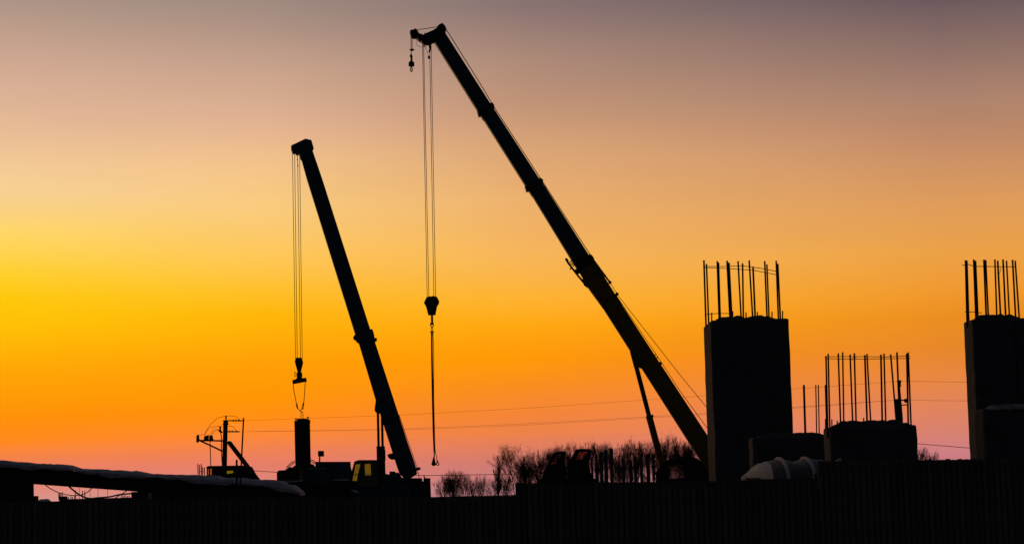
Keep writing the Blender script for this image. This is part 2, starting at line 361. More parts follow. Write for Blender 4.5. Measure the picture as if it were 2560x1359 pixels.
def rebar(parent, A, B, r):
    if 'm' not in UNIT:                                   # one shared bar, stretched to each length
        prof = []
        for k in range(4): prof += [(1, k/4)]
        v, f = lathe(Vector(), prof + [(1, 1)], 8); me = bpy.data.meshes.new('rebar'); me.from_pydata(v, [], f); me.materials.append(rust); UNIT['m'] = me
    o = bpy.data.objects.new('rebar', UNIT['m']); COL.objects.link(o); o.parent = parent
    d = A - B; o.rotation_mode = 'QUATERNION'; o.rotation_quaternion = d.to_track_quat('Z', 'Y'); o.location = B - ORG[parent]; o.scale = (r, r, d.length)
def pier(name, label, xl, xr, ytop, Y, depth, hump, seed, z0=0.0, jit=.008):
    a, b = P(xl, ytop, Y), P(xr, ytop, Y); z1 = (a.z + b.z)/2
    root = thing(name, Vector(((a.x+b.x)/2, Y + depth/2, z0)), label, 'pier')
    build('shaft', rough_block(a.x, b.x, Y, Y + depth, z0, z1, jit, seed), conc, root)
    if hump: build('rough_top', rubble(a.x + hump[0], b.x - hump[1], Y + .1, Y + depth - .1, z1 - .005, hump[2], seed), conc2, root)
    return root, a, b, z1
# tall pier beside the long crane
Yp, dp = 55.0, 2.1
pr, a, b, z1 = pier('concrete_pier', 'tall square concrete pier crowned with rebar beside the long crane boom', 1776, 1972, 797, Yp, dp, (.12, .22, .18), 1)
def bars(root, o, sc_, tops, bots, Y0, dep, r):
    for i, ((tx, ty), (bx_, by)) in enumerate(zip(tops, bots)):
        Yr = Y0 + .18 if i % 2 == 0 else Y0 + dep - .18
        A, B = P(o[0] + tx/sc_, o[1] + ty/sc_, Yr), P(o[0] + bx_/sc_, o[1] + by/sc_, Yr)
        B = B + (B - A).normalized()*.28; rebar(root, A, B, r*random.uniform(.9, 1.08))
bars(pr, (1720,620), 2.191, [(87,65),(101,85),(160,70),(167,78),(214,68),(224,78),(274,70),(299,82),(335,66),(356,100),(420,70),(432,88),(483,68),(492,85)],
     [(97,370),(112,370),(170,365),(176,365),(229,362),(239,360),(290,360),(303,360),(353,358),(367,358),(432,358),(443,358),(494,358),(505,365)], Yp, dp, .025)
for x, y in [(130,352),(245,344),(318,350),(380,348),(460,346),(518,342)]:
    rebar(pr, P(1720 + x/2.191, 620 + y/2.191, Yp + .3), P(1720 + x/2.191, 620 + (y+45)/2.191, Yp + .3), .018)
def wpts(o, s, pts, Y): return [P(o[0] + x/s, o[1] + y/s, Y) for x, y in pts]
build('tie_wire', tube(wpts((1720,620), 2.191, [(84,99),(180,99),(300,96),(400,109),(490,127)], Yp + .18), .010, 5), rust, pr)
build('tie_wire', tube(wpts((1720,620), 2.191, [(84,105),(210,110),(360,120),(420,132),(500,147)], Yp + dp - .18), .010, 5), rust, pr)
build('tie_wire', tube(wpts((1720,620), 2.191, [(90,362),(160,356),(230,356)], Yp + .14), .010, 5), rust, pr)
# right-hand pier
Yr2, dr2 = 55.0, 1.1
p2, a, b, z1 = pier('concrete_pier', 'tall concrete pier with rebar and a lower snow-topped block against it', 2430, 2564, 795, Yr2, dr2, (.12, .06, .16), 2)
bars(p2, (2260,620), 2.267, [(349,67),(356,70),(395,63),(405,70),(453,64),(463,66),(515,63),(531,70),(561,63),(581,70),(615,65),(630,70)],
     [(357,390),(366,390),(407,380),(418,375),(465,362),(477,362),(525,360),(546,360),(575,358),(596,358),(631,358),(651,365)], Yr2, dr2, .025)
build('tie_wire', tube(wpts((2260,620), 2.267, [(328,97),(362,90),(400,102),(520,103),(637,105)], Yr2 + .16), .011, 5), rust, p2)
build('tie_wire', tube(wpts((2260,620), 2.267, [(345,360),(400,360),(440,366)], Yr2 + .12), .010, 5), rust, p2)
build('tie_wire', tube(wpts((2260,620), 2.267, [(530,146),(543,140),(550,108)], Yr2 + .16), .008, 5), rust, p2)
build('steel_strip', tube([P(2538.5, 803, Yr2 - .02), P(2553, 1136, Yr2 - .02), P(2553.5, 1290, Yr2 - .02)], .018, 4), rust, p2)
# lower block in front of it
Yb = 46.0
lb, a, b, z1 = pier('concrete_block', 'low concrete block topped with snow at the foot of the right pier', 2457, 2610, 1019, Yb, .9, None, 3)
sx = (a.x + b.x)/2
build('snow', rubble(P(2470,1010,Yb).x, b.x + .05, Yb - .05, Yb + .8, z1 - .01, .13, 8), mat('grey_snow', (.22, .23, .25), .95, .4, 6, .6), lb)  # thin snow cap in a darker grey than the other snow
# low pier
Yl, dl = 44.0, .95
p3, a, b, z1 = pier('concrete_pier', 'low wide concrete pier with rounded rubble top and long starter bars', 2074, 2292, 1063, Yl, dl, (.07, .06, .15), 4)
bars(p3, (1840,860), 3.776, [(849,108),(870,88),(965,83),(1007,73),(1077,95),(1117,82),(1216,100),(1236,88),(1368,95),(1397,85),(1460,92),(1519,73),(1612,85),(1625,73)],
     [(865,760),(885,755),(987,720),(1017,710),(1100,705),(1133,700),(1237,705),(1270,705),(1380,700),(1413,700),(1510,690),(1545,690),(1625,695),(1650,700)], Yl, dl, .0195)
for x, y in [(845,700),(905,705),(955,716),(1205,690)]:
    rebar(p3, P(1840 + x/3.776, 860 + y/3.776, Yl + .3), P(1840 + x/3.776, 860 + (y+100)/3.776, Yl + .3), .014)
build('tie_wire', tube(wpts((1840,860), 3.776, [(838,116),(1000,113),(1230,114),(1400,117),(1640,108)], Yl + .16), .008, 5), rust, p3)
build('tie_wire', tube(wpts((1840,860), 3.776, [(838,134),(1000,137),(1230,137),(1400,134),(1645,131)], Yl + dl - .16), .008, 5), rust, p3)
build('tie_wire', tube(wpts((1840,860), 3.776, [(1090,150),(1115,112),(1140,128)], Yl + .16), .006, 5), rust, p3)
# low block between
Yk, dk = 50.0, .85
p4, a, b, z1 = pier('concrete_pier', 'lowest concrete pier with a few starter bars in front of the tall pier', 1881, 2075, 1090, Yk, dk, (.10, .0, .12), 5)
for tx, bx_, r_ in [(638,652,.02),(643,658,.02),(753,762,.015),(777,786,.015),(842,857,.015),(850,864,.015)]:
    rebar(p4, P(1840 + tx/3.776, 860 + 381/3.776, Yk + .4), P(1840 + bx_/3.776, 860 + 860/3.776, Yk + .4), r_)
# plastic-sheeted curing tent with snow on its hoops
Yt = 30.0; tent = thing('plastic_tent', base(1950, Yt), 'low arched plastic sheet tent with snowy hoops behind the fence', 'tent')
ridge = [(1853,1197,.02),(1866,1184,.25),(1880,1173,.5),(1898,1162,.75),(1916,1156,.95),(1934,1153.5,1),(1946,1150.5,1.05),(1960,1153,1),(1978,1155.5,.97),(1996,1153.5,1),(2010,1149.5,1.05),(2026,1151.5,1),(2050,1153,1)]
zb = P(1853, 1199, Yt).z; V = []; na = 13; rg = random.Random(5)
for x, y, w in ridge:
    p = P(x, y, Yt); hh = p.z - zb + .02
    for k in range(na):
        a_ = math.pi*k/(na-1); V.append(Vector((p.x, Yt - .8*w*math.cos(a_), zb + hh*math.sin(a_)**.8 + (rg.uniform(-.016, .016) if 0 < k < na-1 else 0))))
Fc = [(i*na+k, i*na+k+1, (i+1)*na+k+1, (i+1)*na+k) for i in range(len(ridge)-1) for k in range(na-1)]
build('sheet', (V[4*na:], [tuple(i - 4*na for i in f) for f in Fc if min(f) >= 4*na]), tarp, tent, True)
build('lit_frosted_end', (V[:5*na], [f for f in Fc if max(f) < 5*na]), mat('lit_frosted_sheet', (.74, .82, .72), .8, .2, 14, .6), tent, True)  # frost, plus glow through the film painted in as a pale base colour
for i in (6, 10):
    x, y, w = ridge[i]; p = P(x, y, Yt); hh = p.z - zb + .03
    build('snowy_hoop', tube([Vector((p.x + .03*(1 - math.sin(math.pi*k/14)), Yt - .82*w*math.cos(math.pi*k/14), zb + hh*math.sin(math.pi*k/14)**.8)) for k in range(15)], .03, 6), snow, tent)
a, b = P(1853, 1200, Yt), P(1904, 1196, Yt)
build('timber_sill', box(a.x, b.x, Yt - .5, Yt - .44, zb - .02, zb + .03), mat('pale_timber', (.45, .33, .12), .8, .2, 8, .2), tent)
e = P(2050, 1153, Yt); build('base_box', box(a.x, e.x, Yt - .8, Yt + .8, 0, zb + .004), timber, tent)
p = P(2093, 1150, 26); mound('snow_heap', p.x, 25.9, .21, .35, 0, P(2078, 1145.5, 25.9).z, snow, 'small white snow heap peeking over the fence step', 'snow', 12)

# ------------------------------------------------------------------ shorter crane (left)
Y = 92.0
lc = thing('mobile_crane', base(1000, Y), 'shorter dark mobile crane with yellow-windowed cab and twin lift cylinders', 'crane', 'mobile cranes on the site')
bo = build('boom_base', prism([(889,838),(929,828),(937,853),(996,1034),(1039,1167),(1043,1183),(1019,1200),(1000,1185),(993.7,1169),(939.5,1000),(895.5,853)], Y, .8), paint_d, lc)
build('collar', prism([(886.5,837),(925,824),(931,823.5),(934,832),(937,846),(941.5,845),(942.5,849),(937,853),(936,856),(896,856),(890,852)], Y, .92), paint_d, bo)
build('roller', disc(889, 843.5, Y, 6, .5), steel, bo)
build('boom_extension', prism([(750,386),(780.5,375),(806,450),(930,838),(892,848),(768,450)], Y, .62), paint_d, lc)
hd = build('boom_head', prism([(763.7,349.6),(778.6,353.1),(783.9,371.5),(779.9,373.3),(782,382),(752,398),(747.7,386),(741.5,382),(731,381.6),(727.4,369.7),(728.7,366.2)], Y, .75), paint_d, lc)
build('sheave', disc(736, 373, Y, 8, .5), steel, hd)
build('limit_switch', join(pt([(742,381),(742,388)], Y, .05), pt([(743,384),(745,414)], Y, .012), disc(743, 399, Y, 1.5, .05, 8), disc(745, 414, Y, 1.8, .06, 8)), steel, hd)
for xa, xb, dy in ((731.8,739.6,-.12), (735.8,742.6,.12), (744.5,752.0,-.12), (748.4,755.0,.12)):
    build('hoist_rope', tube([P(xa, 377, Y) + Vector((0, dy, 0)), P(xb, 898, Y) + Vector((0, dy, 0))], .014, 5), rope_m, lc)
br = build('cylinder_bracket', prism([(939.5,999),(950,1002),(975,1034),(958,1050),(952,1031),(944,1033),(937,1026),(936.4,1022)], Y, .9), paint_d, bo)
for xa in (944.6, 954.6): build('lift_rod', tube([P(xa, 1026, Y), P(xa + 2, 1118, Y)], .058, 10), steel, lc)
build('lift_barrel', join(pt([(946.6,1114),(948.3,1195)], Y, .10, 12), pt([(956.8,1114),(958.5,1195)], Y, .10, 12), prism([(941.4,1115.5),(960.6,1115.5),(960.8,1121),(941.6,1121)], Y, .3)), steel, lc)
build('pipe', pt([(962.5,1123),(963,1150)], Y, .02), steel, lc)
ca = [(886,1152.6),(896,1149),(943,1149),(944,1215),(876,1215),(878.5,1180)]
w1 = [(889,1159),(901,1158),(891.5,1201),(880.6,1200)]; w2 = [(912,1157.5),(926.5,1157.5),(927.8,1186.6),(912.7,1187)]
cb = build('cab', hollow(ca, Y - .5, 1.5, [w1, w2]), mat('cab_paint', (.13, .125, .11), .6, .3, 3, .05), lc)
g1 = glass('yellow_tinted_glass', (.74, .84, .42))
panes(cb, w1, Y - .5, 1.5, g1); panes(cb, w2, Y - .5, 1.5, g1)
build('wiper', pt([(884,1187),(893,1186)], Y - 1.2, .012), steel, cb)
lp = build('work_lamp', prism([(968,1136),(973,1133),(983,1131),(992,1131),(996,1145),(984,1147.5),(977,1147),(971,1142.5)], Y, .35), steel, bo)
build('winch_housing', prism([(958,1184),(970,1186),(974,1183),(974,1177),(988,1177.5),(990,1181),(996,1179),(1004,1192),(1028,1196),(1030,1230),(956,1230)], Y, 1.6), paint_d, lc)
build('winch_drum', disc(983, 1186, Y, 9, 1.0), steel, lc)
build('anchor_tab', prism([(1036,1168),(1050,1166),(1052.5,1171.5),(1040,1176)], Y, .5), paint_d, bo)
build('luffing_rope', pt([(998,1036),(1042.5,1166),(1049,1196)], Y, .014, 5), rope_m, lc)
build('luffing_rope', pt([(1000,1050),(1040,1166)], Y + .2, .010, 5), rope_m, lc)
build('counterweight', prism([(1020,1196),(1027,1194),(1055,1194),(1056,1202),(1058,1202),(1059,1194),(1075.5,1194),(1077.5,1242),(1078,1262),(1010,1262)], Y, 2.2), steel, lc)
build('handle', pt([(1059,1187),(1063,1194.5)], Y, .03), steel, lc)
a, b = P(770, 1240, Y), P(1080, 1240, Y)
build('turntable', join(tube([Vector((P(985, 1230, Y).x, Y, 1.2)), Vector((P(985, 1230, Y).x, Y, 2.9))], .95, 20)), steel, lc)
build('cab_rear', prism([(941,1172),(972,1186),(972,1232),(941,1232)], Y - .2, 1.2), paint_d, lc)
build('deck', box(P(872, 1215, Y).x, P(1030, 1215, Y).x, Y - 1.2, Y + 1.2, 2.2, P(872, 1214, Y).z), paint_d, lc)
build('chassis', box(a.x, b.x, Y - 1.2, Y + 1.2, .7, 1.5), steel, lc)
def wheels(root, xs, Y, half, r=.55):
    for x in xs:
        for s in (-1, 1):
            w = build('wheel', tube([Vector((x, Y + s*half - .16, r)), Vector((x, Y + s*half + .16, r))], r, 22), rubber, root)
            build('rim', tube([Vector((x, Y + s*half - .18, r)), Vector((x, Y + s*half + .18, r))], r*.5, 14), steel, w)
wheels(lc, [a.x + .9, a.x + 2.1, b.x - 2.2, b.x - 1.0], Y, 1.05)
# hook block, spreader, slings and the hanging load
hb = thing('hook_block', P(748, 948, Y), 'narrow hook block hanging above the tilted spreader bar', 'hook block', 'crane hook blocks')
build('block', prism([(740,893.5),(753.5,893.5),(758,905),(752.3,929),(744,929),(736.8,903)], Y, .4), steel, hb)
build('hook', prism([(744,928),(752,928),(755.5,932),(756,939),(753,947),(743,947),(741.5,938),(741.8,932)], Y, .22), steel, hb)
build('rope_loop', ring(738, 934, Y, 2.2, .012, 6), rope_m, hb)
sb = thing('spreader_bar', P(748, 953, Y), 'short tilted spreader bar under the narrow hook block', 'spreader bar')
build('bar', prism([(731,949),(740,947),(741,944),(757,944),(759,944),(765.5,943),(767,952.5),(733.5,958.5),(731.3,957)], Y, .3), steel, sb)
for q in ([(733.5,957),(734,972),(740,1002),(744.5,1020),(749,1025.5),(755,1028)], [(763,953),(762,975),(760,1000),(757.5,1017),(751,1025.5),(757,1030)]):
    o = build('chain', pt(q, Y, .018, 6), rope_m, sb)
build('clamp', pt([(741.5,1009),(744,1020)], Y, .045, 6, .03), steel, sb); build('clamp', pt([(758.8,1006),(757.6,1014)], Y, .04, 6), steel, sb)
build('link', ring(756.4, 1018, Y, 2.2, .014, 4), steel, sb)
ld = thing('tube_bundle', P(755, 1172, Y), 'upright bundle of dark steel tubes hanging from the spreader bar', 'steel tubes')
for x0, x1, yt, rr_ in ((740.3,743,1051,.080), (748,751,1045.5,.095), (756.5,759,1045,.11), (764,767,1046.5,.09), (770.5,773,1049,.080)):
    build('tube', tube([P(x0, yt, Y) , P(x1, 1176, Y)], rr_, 14), steel, ld)
build('core', prism([(738,1053),(773,1050),(775,1174),(741,1174)], Y + .02, .12), steel, ld)
build('band', prism([(735.5,1051),(745,1051),(745,1045),(766,1045),(767,1048),(775.6,1048),(775.8,1056),(735.7,1056)], Y, .34), steel, ld)
for x, y in ((740.3,1047), (769.7,1043.5)):
    e = build('lifting_eye', join(ring(x, y - .5, Y, 2.3, .02), pt([(x, y + 1.5), (x, y + 8)], Y, .03)), steel, ld)
build('bail', pt([(752.4,1046),(752.4,1030),(755,1027),(757.5,1031),(757.6,1046)], Y, .016), rope_m, ld)

# ------------------------------------------------------------------ power unit and tank beside the shorter crane
Yu = 91.0
pu = thing('power_unit', base(725, Yu), 'green and ochre power unit with looped hoses beneath the tube bundle', 'machine')
build('end_panel', prism([(692,1180),(703,1180),(703,1199),(692,1199)], Yu - .9, .05), paint_g, pu)
build('body', prism([(692.5,1180),(696.5,1175),(714,1174),(716,1171),(720,1171),(721,1167),(733,1167),(734,1164),(740,1162),(775,1158),(783,1160),(788,1166),(790,1172),(790,1212),(692.5,1212)], Yu, 1.7), mat('engine_paint', (.03, .03, .03), .7, .3, 3, .1), pu)
build('ochre_panel', prism([(747.5,1173),(757,1172),(759,1177),(759.5,1198),(747,1198)], Yu - .88, .05), paint_y, pu)
for q in ([(715,1175),(719,1164),(727,1156),(737,1150)], [(717,1178),(722,1166),(730,1159),(738,1154)], [(774,1146),(782,1149),(790,1155)], [(774,1150),(780,1153),(788,1158)]):
    build('hose', pt(q, Yu, .022), rubber, pu)
build('snow', prism([(699,1204),(712,1200),(735,1200),(757,1198),(758,1202),(735,1203.5),(712,1205)], Yu - 1.15, .5), snow, pu)
build('frame', prism([(690,1206),(792,1206),(792,1225),(690,1225)], Yu, 2.0), steel, pu)
a, b = P(690, 1225, Yu), P(792, 1225, Yu); build('skid', box(a.x + .1, b.x - .1, Yu - .8, Yu + .8, 0, a.z + .1), steel, pu)
tk = thing('equipment_box', base(835, Yu), 'long dark equipment housing beside the crane cab, snow along its ledge', 'machine')
build('housing', prism([(789,1155),(790,1153.6),(876,1153.4),(876.7,1166),(879,1175),(876,1212),(789,1212)], Yu, 1.9), paint_d, tk)
build('ledge', prism([(760,1170),(789,1170),(789,1212),(760,1212)], Yu - .6, .6), paint_d, tk)
build('snow', prism([(766,1170.3),(780,1168.5),(796,1169.5),(815,1168),(815,1169.8),(766,1171.2)], Yu - .99, .15), snow, tk)
build('snow', prism([(829,1200),(840,1197),(868,1195.5),(874,1197.5),(870,1200)], Yu - 1.1, .3), snow, tk)
build('step', prism([(828,1200),(876,1200),(890,1222),(828,1222)], Yu - 1.05, .24), steel, tk)
build('snow', prism([(877,1223),(880,1221.5),(892,1224),(901,1231),(888,1230.5)], Yu - 1.3, .25), snow, tk)
a, b = P(762, 1212, Yu), P(876, 1212, Yu); build('support', box(a.x, b.x, Yu - .9, Yu + .9, 0, a.z + .02), steel, tk)
sg = thing('square_lamp', P(799, 1154, Yu), 'small square floodlight on a short post above the equipment housing', 'lamp')
build('post', pt([(799,1155),(799.2,1138)], Yu, .035), steel, sg)
build('lamp_head', join(prism([(795,1125.5),(810,1125.5),(810,1139.6),(795,1139.6)], Yu, .18), prism([(794,1131),(795,1131),(795,1133.5),(794,1133.5)], Yu, .08)), steel, sg)

# ------------------------------------------------------------------ longer crane
Y = 100.0
rc = thing('mobile_crane', base(1760, Y), 'longer mobile crane with fully extended telescopic boom and ochre boom base', 'crane', 'mobile cranes on the site')
bb = build('boom_base', prism([(1434,648),(1474,639),(1482,645),(1487.3,655.6),(1510,691),(1539,737.7),(1638,890),(1768.4,1088),(1820,1167),(1790,1212),(1770,1180),(1744.6,1139.7),(1603.4,918.7),(1576,876.8),(1510,773.5),(1471.4,720.5),(1446,676)], Y, .95), paint_y, rc)
build('boom_section', prism([(1323,477),(1356,457.5),(1478,648),(1440,668)], Y, .8), paint_d, rc)
build('boom_section', prism([(1203,289.5),(1233,271),(1362,470),(1330,490)], Y, .7), paint_d, rc)
build('boom_section', prism([(1085.4,104.8),(1113,84.7),(1238,280),(1208,300)], Y, .6), paint_d, rc)
for q in ([(1192.5,279.5),(1197.5,280),(1226,261),(1231,260),(1236,266.5),(1233,272),(1204,291),(1200,288),(1195.5,290.5),(1196,286)],
          [(1311.5,467),(1317,468),(1347.7,448),(1352,447),(1358,452),(1355.5,459),(1324,478.5),(1320,476),(1315,478.5),(1315,474)],
          [(1430,645),(1472,637.5),(1478,638),(1484,645),(1488,657),(1447,681),(1440,668)]):
    build('collar', prism(q, Y, .98 if q[0][0] > 1400 else .86), steel, rc)
hd = build('boom_head', prism([(1106.5,60.6),(1109,65),(1115.4,73),(1114,80),(1113,84.7),(1116,92),(1090,112),(1085.4,104.8),(1081.5,106),(1077.7,108.3),(1076,112),(1074.5,118),(1072.5,118),(1071.8,110.6),(1061.5,110),(1061,114),(1058.6,112.5),(1056.5,107),(1052,103),(1047,101.5),(1043,97),(1040,95),(1047,86),(1056,88.5),(1057,90.6),(1061,88),(1062,84),(1064,86.5),(1093,74),(1093.6,68),(1099,63.5)], Y, .62), steel, rc)
build('head_sheave', disc(1105, 72, Y, 9.5, .5), steel, hd)
js = build('jib_sheave', disc(1036.3, 85.5, Y, 10.6, .35), steel, hd)
build('sheave_guard', prism([(1024.7,79),(1027,77),(1033,76),(1039,73),(1041,75),(1046,83),(1046,90),(1041,95),(1030,95),(1026,88)], Y, .42), steel, hd)
build('jib_rope', pt([(1041,74.7),(1093.6,67)], Y, .018, 5), rope_m, rc); build('jib_rope', pt([(1066,87),(1095,68)], Y, .018, 5), rope_m, rc)
build('cable_loop', pt([(1044,97),(1040.6,106),(1041,111),(1045,115),(1052,117.4),(1060,117),(1066,115),(1070,111)], Y, .009, 5), rope_m, hd)
build('switch_chain', join(pt([(1075,112),(1076,122),(1073,131)], Y, .05, 5), pt([(1061,113),(1066,125),(1071,139),(1072.6,144)], Y, .012, 5)), steel, hd)
build('switch_weight', disc(1072.6, 143.4, Y, 3.4, .12, 14), steel, hd)
for xa, ya, xb, dy in ((1056.7,104,1068.6,-.2), (1058.6,104,1072,.2), (1074.6,108,1085.2,-.2), (1077.4,108,1089,.2)):
    build('hoist_rope', tube([P(xa, ya, Y) + Vector((0, dy, 0)), P(xb, 748, Y) + Vector((0, dy, 0))], .016, 5), rope_m, rc)
build('hoist_rope', pt([(1027.6,84),(1028.3,140)], Y, .022, 5), rope_m, rc); build('hoist_rope', pt([(1030.9,90),(1031,125)], Y, .012, 5), rope_m, rc)
build('top_rope', pt([(1113.5,70),(1207.5,220),(1232,262),(1353,448),(1481,644)], Y, .022, 5), rope_m, rc)
build('folded_strut', pt([(1483,648),(1524.4,704.6)], Y, .05, 6), steel, rc); build('strut_pulley', disc(1525, 705, Y, 4, .2, 12), steel, rc)
build('rope_guide', prism([(1536.5,736),(1542,729.5),(1547,734),(1541.5,740)], Y, .3), steel, rc)
build('rope_guide', prism([(1646.5,907),(1651.5,902.5),(1655.5,908),(1650,913)], Y, .3), steel, rc)
build('rope_guide', prism([(1747,1068),(1753,1064.5),(1756,1069),(1751,1075)], Y, .3), steel, rc)
build('winch_rope', pt([(1525.7,706),(1543,735),(1700,936),(1766,1016),(1800,1058)], Y, .016, 5), rope_m, rc)
build('winch_rope', pt([(1541,738),(1652,902),(1700,976),(1766,1066),(1805,1118)], Y, .016, 5), rope_m, rc)
for q in ([(1637,887),(1639.5,885)], [(1641,894),(1645.5,890.5)], [(1510,691),(1514,686)]): build('rope_guide', pt(q, Y, .03), steel, rc)
lad = build('folded_jib_bracket', join(pt([(1414,645),(1421,657),(1445,688),(1470,718)], Y, .055, 5), pt([(1417,646),(1421,652)], Y, .04, 5), pt([(1457,697),(1463,711),(1471,716)], Y, .07, 5), pt([(1440,672),(1446,684)], Y, .10, 5)), steel, rc)
for q in ([(1423,656),(1432,648)], [(1426,660),(1435,651)], [(1429,662),(1436.5,656)], [(1432,665),(1438,659)]): build('rung', pt(q, Y, .028, 5), steel, lad)
build('bolt', disc(1426, 671, Y, 2, .08, 8), steel, lad); build('bolt', disc(1427.5, 668, Y, 1.5, .5, 8), steel, lad)
build('bracket', prism([(1574.7,878),(1580,876),(1600,900),(1606,920),(1598,917),(1584.5,915)], Y, 1.1), paint_y, bb)
build('lift_rod', pt([(1588,905),(1623.6,1042)], Y, .115, 12), steel, rc)
build('lift_barrel', join(pt([(1622.5,1038),(1652,1148),(1662,1190)], Y, .165, 14), pt([(1624,1036.5),(1625.4,1043)], Y, .185, 14)), paint_y, rc)
ca = [(1640,1180),(1652,1166),(1664,1152),(1680,1146),(1702,1141.5),(1730,1141),(1745,1146),(1760,1160),(1768,1180),(1768,1222),(1640,1222)]
w1 = [(1669,1163),(1690,1160.5),(1709.5,1160.5),(1709.5,1192),(1700,1195),(1673,1195)]
cb = build('cab', hollow(ca, Y - .9, 1.4, [w1]), mat('dark_cab_paint', (.02, .02, .02), .6, .3, 3, .05), rc)
panes(cb, w1, Y - .9, 1.4, glass('dark_tinted_glass', (.72, .72, .70)))
build('window_bar', pt([(1667,1175),(1711,1174)], Y - 1.58, .02, 5), steel, cb)
build('roof_rail', join(pt([(1664,1153),(1684,1141),(1700,1138),(1714,1135.4),(1731,1135.4),(1734,1139),(1734,1144)], Y - .9, .026), pt([(1690,1145),(1690,1139.5)], Y - .9, .022), pt([(1714,1143),(1714,1135.5)], Y - .9, .022)), steel, cb)
x0, x1 = P(1640, 1215, Y).x, P(1900, 1215, Y).x
build('superstructure', box(x0, x1, Y - .4, Y + 1.3, 1.6, 3.0), paint_y, rc)
build('boom_pivot', prism([(1760,1150),(1830,1150),(1850,1215),(1740,1215)], Y + .05, 1.5), paint_y, rc)
build('cab_floor', box(x0, P(1768, 1215, Y).x, Y - 1.55, Y - .35, 2.1, P(1700, 1218, Y).z), steel, rc)
build('turntable', tube([Vector(((x0+x1)/2, Y + .3, 1.3)), Vector(((x0+x1)/2, Y + .3, 1.7))], 1.1, 20), steel, rc)
build('chassis', box(x0 - 2.5, x1 + 3.5, Y - .9, Y + 1.5, .7, 1.4), steel, rc)
wheels(rc, [x0 - 1.6, x0 - .3, x1 + .4, x1 + 1.7], Y + .3, 1.05)
# main hook block, slings, auxiliary hook
hb = thing('hook_block', P(1080, 815, Y), 'broad shield-shaped hook block hanging from the longer crane', 'hook block', 'crane hook blocks')
build('block', prism([(1066,743.7),(1073,740.6),(1078,741.3),(1083.5,739.6),(1088,741.5),(1092,741.6),(1098,753),(1097.5,757),(1093,764),(1088.7,786),(1070.7,786.4),(1065,765),(1060,756)], Y, .5), steel, hb)
build('cheek', disc(1072.5, 753, Y, 9, .62), steel, hb); build('cheek', disc(1086, 753, Y, 9, .62), steel, hb)
build('hook', join(pt([(1079.8,784),(1080.2,800),(1080.4,811)], Y, .058, 8), pt([(1076.8,806),(1076.4,813),(1080,818),(1083.6,813),(1083,806)], Y, .028)), steel, hb)
sl = thing('rope_sling', P(1087, 1162, Y), 'long doubled rope sling dangling under the broad hook block', 'sling')
build('shackle', join(ring(1080, 820.5, Y, 2, .018, 5), ring(1078, 828.6, Y, 2, .018), ring(1082.3, 828.6, Y, 2, .018)), steel, sl)
build('rope', pt([(1078.6,828),(1079,900),(1081,1000),(1083,1080),(1085,1125),(1086,1140)], Y, .03), rope_m, sl)
build('rope', pt([(1080,828),(1081,900),(1083,1000),(1085.5,1080),(1087,1118),(1085.5,1140)], Y, .03), rope_m, sl)
build('rope', pt([(1082,828),(1084,860),(1084.6,1000),(1086.5,1080),(1087.5,1120),(1090,1135),(1093,1151)], Y, .018), rope_m, sl)
build('hook_cluster', prism([(1083.5,1140),(1086.5,1140),(1088,1150),(1089.5,1157),(1090,1160),(1086.5,1163),(1081.5,1163),(1078.5,1160),(1078.3,1157),(1080.2,1154),(1080.3,1151)], Y, .2), steel, sl)
build('ring', join(ring(1094.4, 1158, Y, 2.9, .025, 4), pt([(1092.5,1149),(1093.5,1154)], Y, .04), pt([(1089,1159),(1092,1158)], Y, .03)), steel, sl)
ah = thing('auxiliary_hook', P(1028.5, 180, Y), 'small hook with round weight hanging from the tip of the longer crane', 'hook')
build('rope_stop', lathe(P(1030, 127.5, Y), [(.02, .12), (.10, .09), (.13, .06), (.10, .03), (.02, 0)]), steel, ah)
build('wedge_socket', prism([(1027,137),(1030,137),(1031.6,141),(1031,153.8),(1025.5,153.8),(1026.6,144),(1024,140),(1026,136)], Y, .14), steel, ah)
build('weight', lathe(P(1028.7, 165.6, Y), [(.135, 0), (.145, .03), (.143, .19), (.11, .235), (.05, .25)]), steel, ah)
build('hook', join(ring(1028.5, 174, Y, 2.5, .028, 5), pt([(1028.6,164),(1028.6,170)], Y, .035)), steel, ah)

# ------------------------------------------------------------------ two sloping cabs near the trees
def slope_cab(label, outer, win, Y):
    c = sum(p[0] for p in outer)/len(outer); r_ = thing('vehicle_cab', base(c, Y), label, 'vehicle', 'parked vehicles behind the fence')
    cb = build('cab', hollow(outer, Y, 1.3, [win]), mat('black_paint', (.012, .012, .013), .6, .3, 3, .05), r_)
    panes(cb, win, Y, 1.3, glass('brown_tinted_glass', (.95, .78, .66)))
    x0, x1 = P(outer[0][0], 1200, Y).x, P(outer[-1][0], 1200, Y).x
    z = P(c, 1195.5, Y).z; build('body', box(x0 - .15, x1 + .1, Y - .8, Y + .8, .5, z), mat('black_paint', (.012,)*3), r_)
    wheels(r_, [x0 + .35, x1 - .35], Y, .7, .4)
slope_cab('dark vehicle cab with slanted back and small dusky window, near the leafless trees', [(1351,1198),(1383,1133),(1397,1128),(1412.4,1127),(1415,1134),(1411.5,1156),(1416,1165),(1417,1198)], [(1391,1134.5),(1405,1133.5),(1389,1158),(1375.5,1160)], 80.0)
slope_cab('taller dark vehicle cab with slanted back beside the row of piles', [(1417.5,1198),(1418,1163),(1440.7,1122.7),(1455,1121),(1476,1122),(1479.4,1127),(1471.6,1158),(1481,1198)], [(1448,1128.5),(1469,1127),(1459.5,1147),(1438.5,1149)], 80.0)

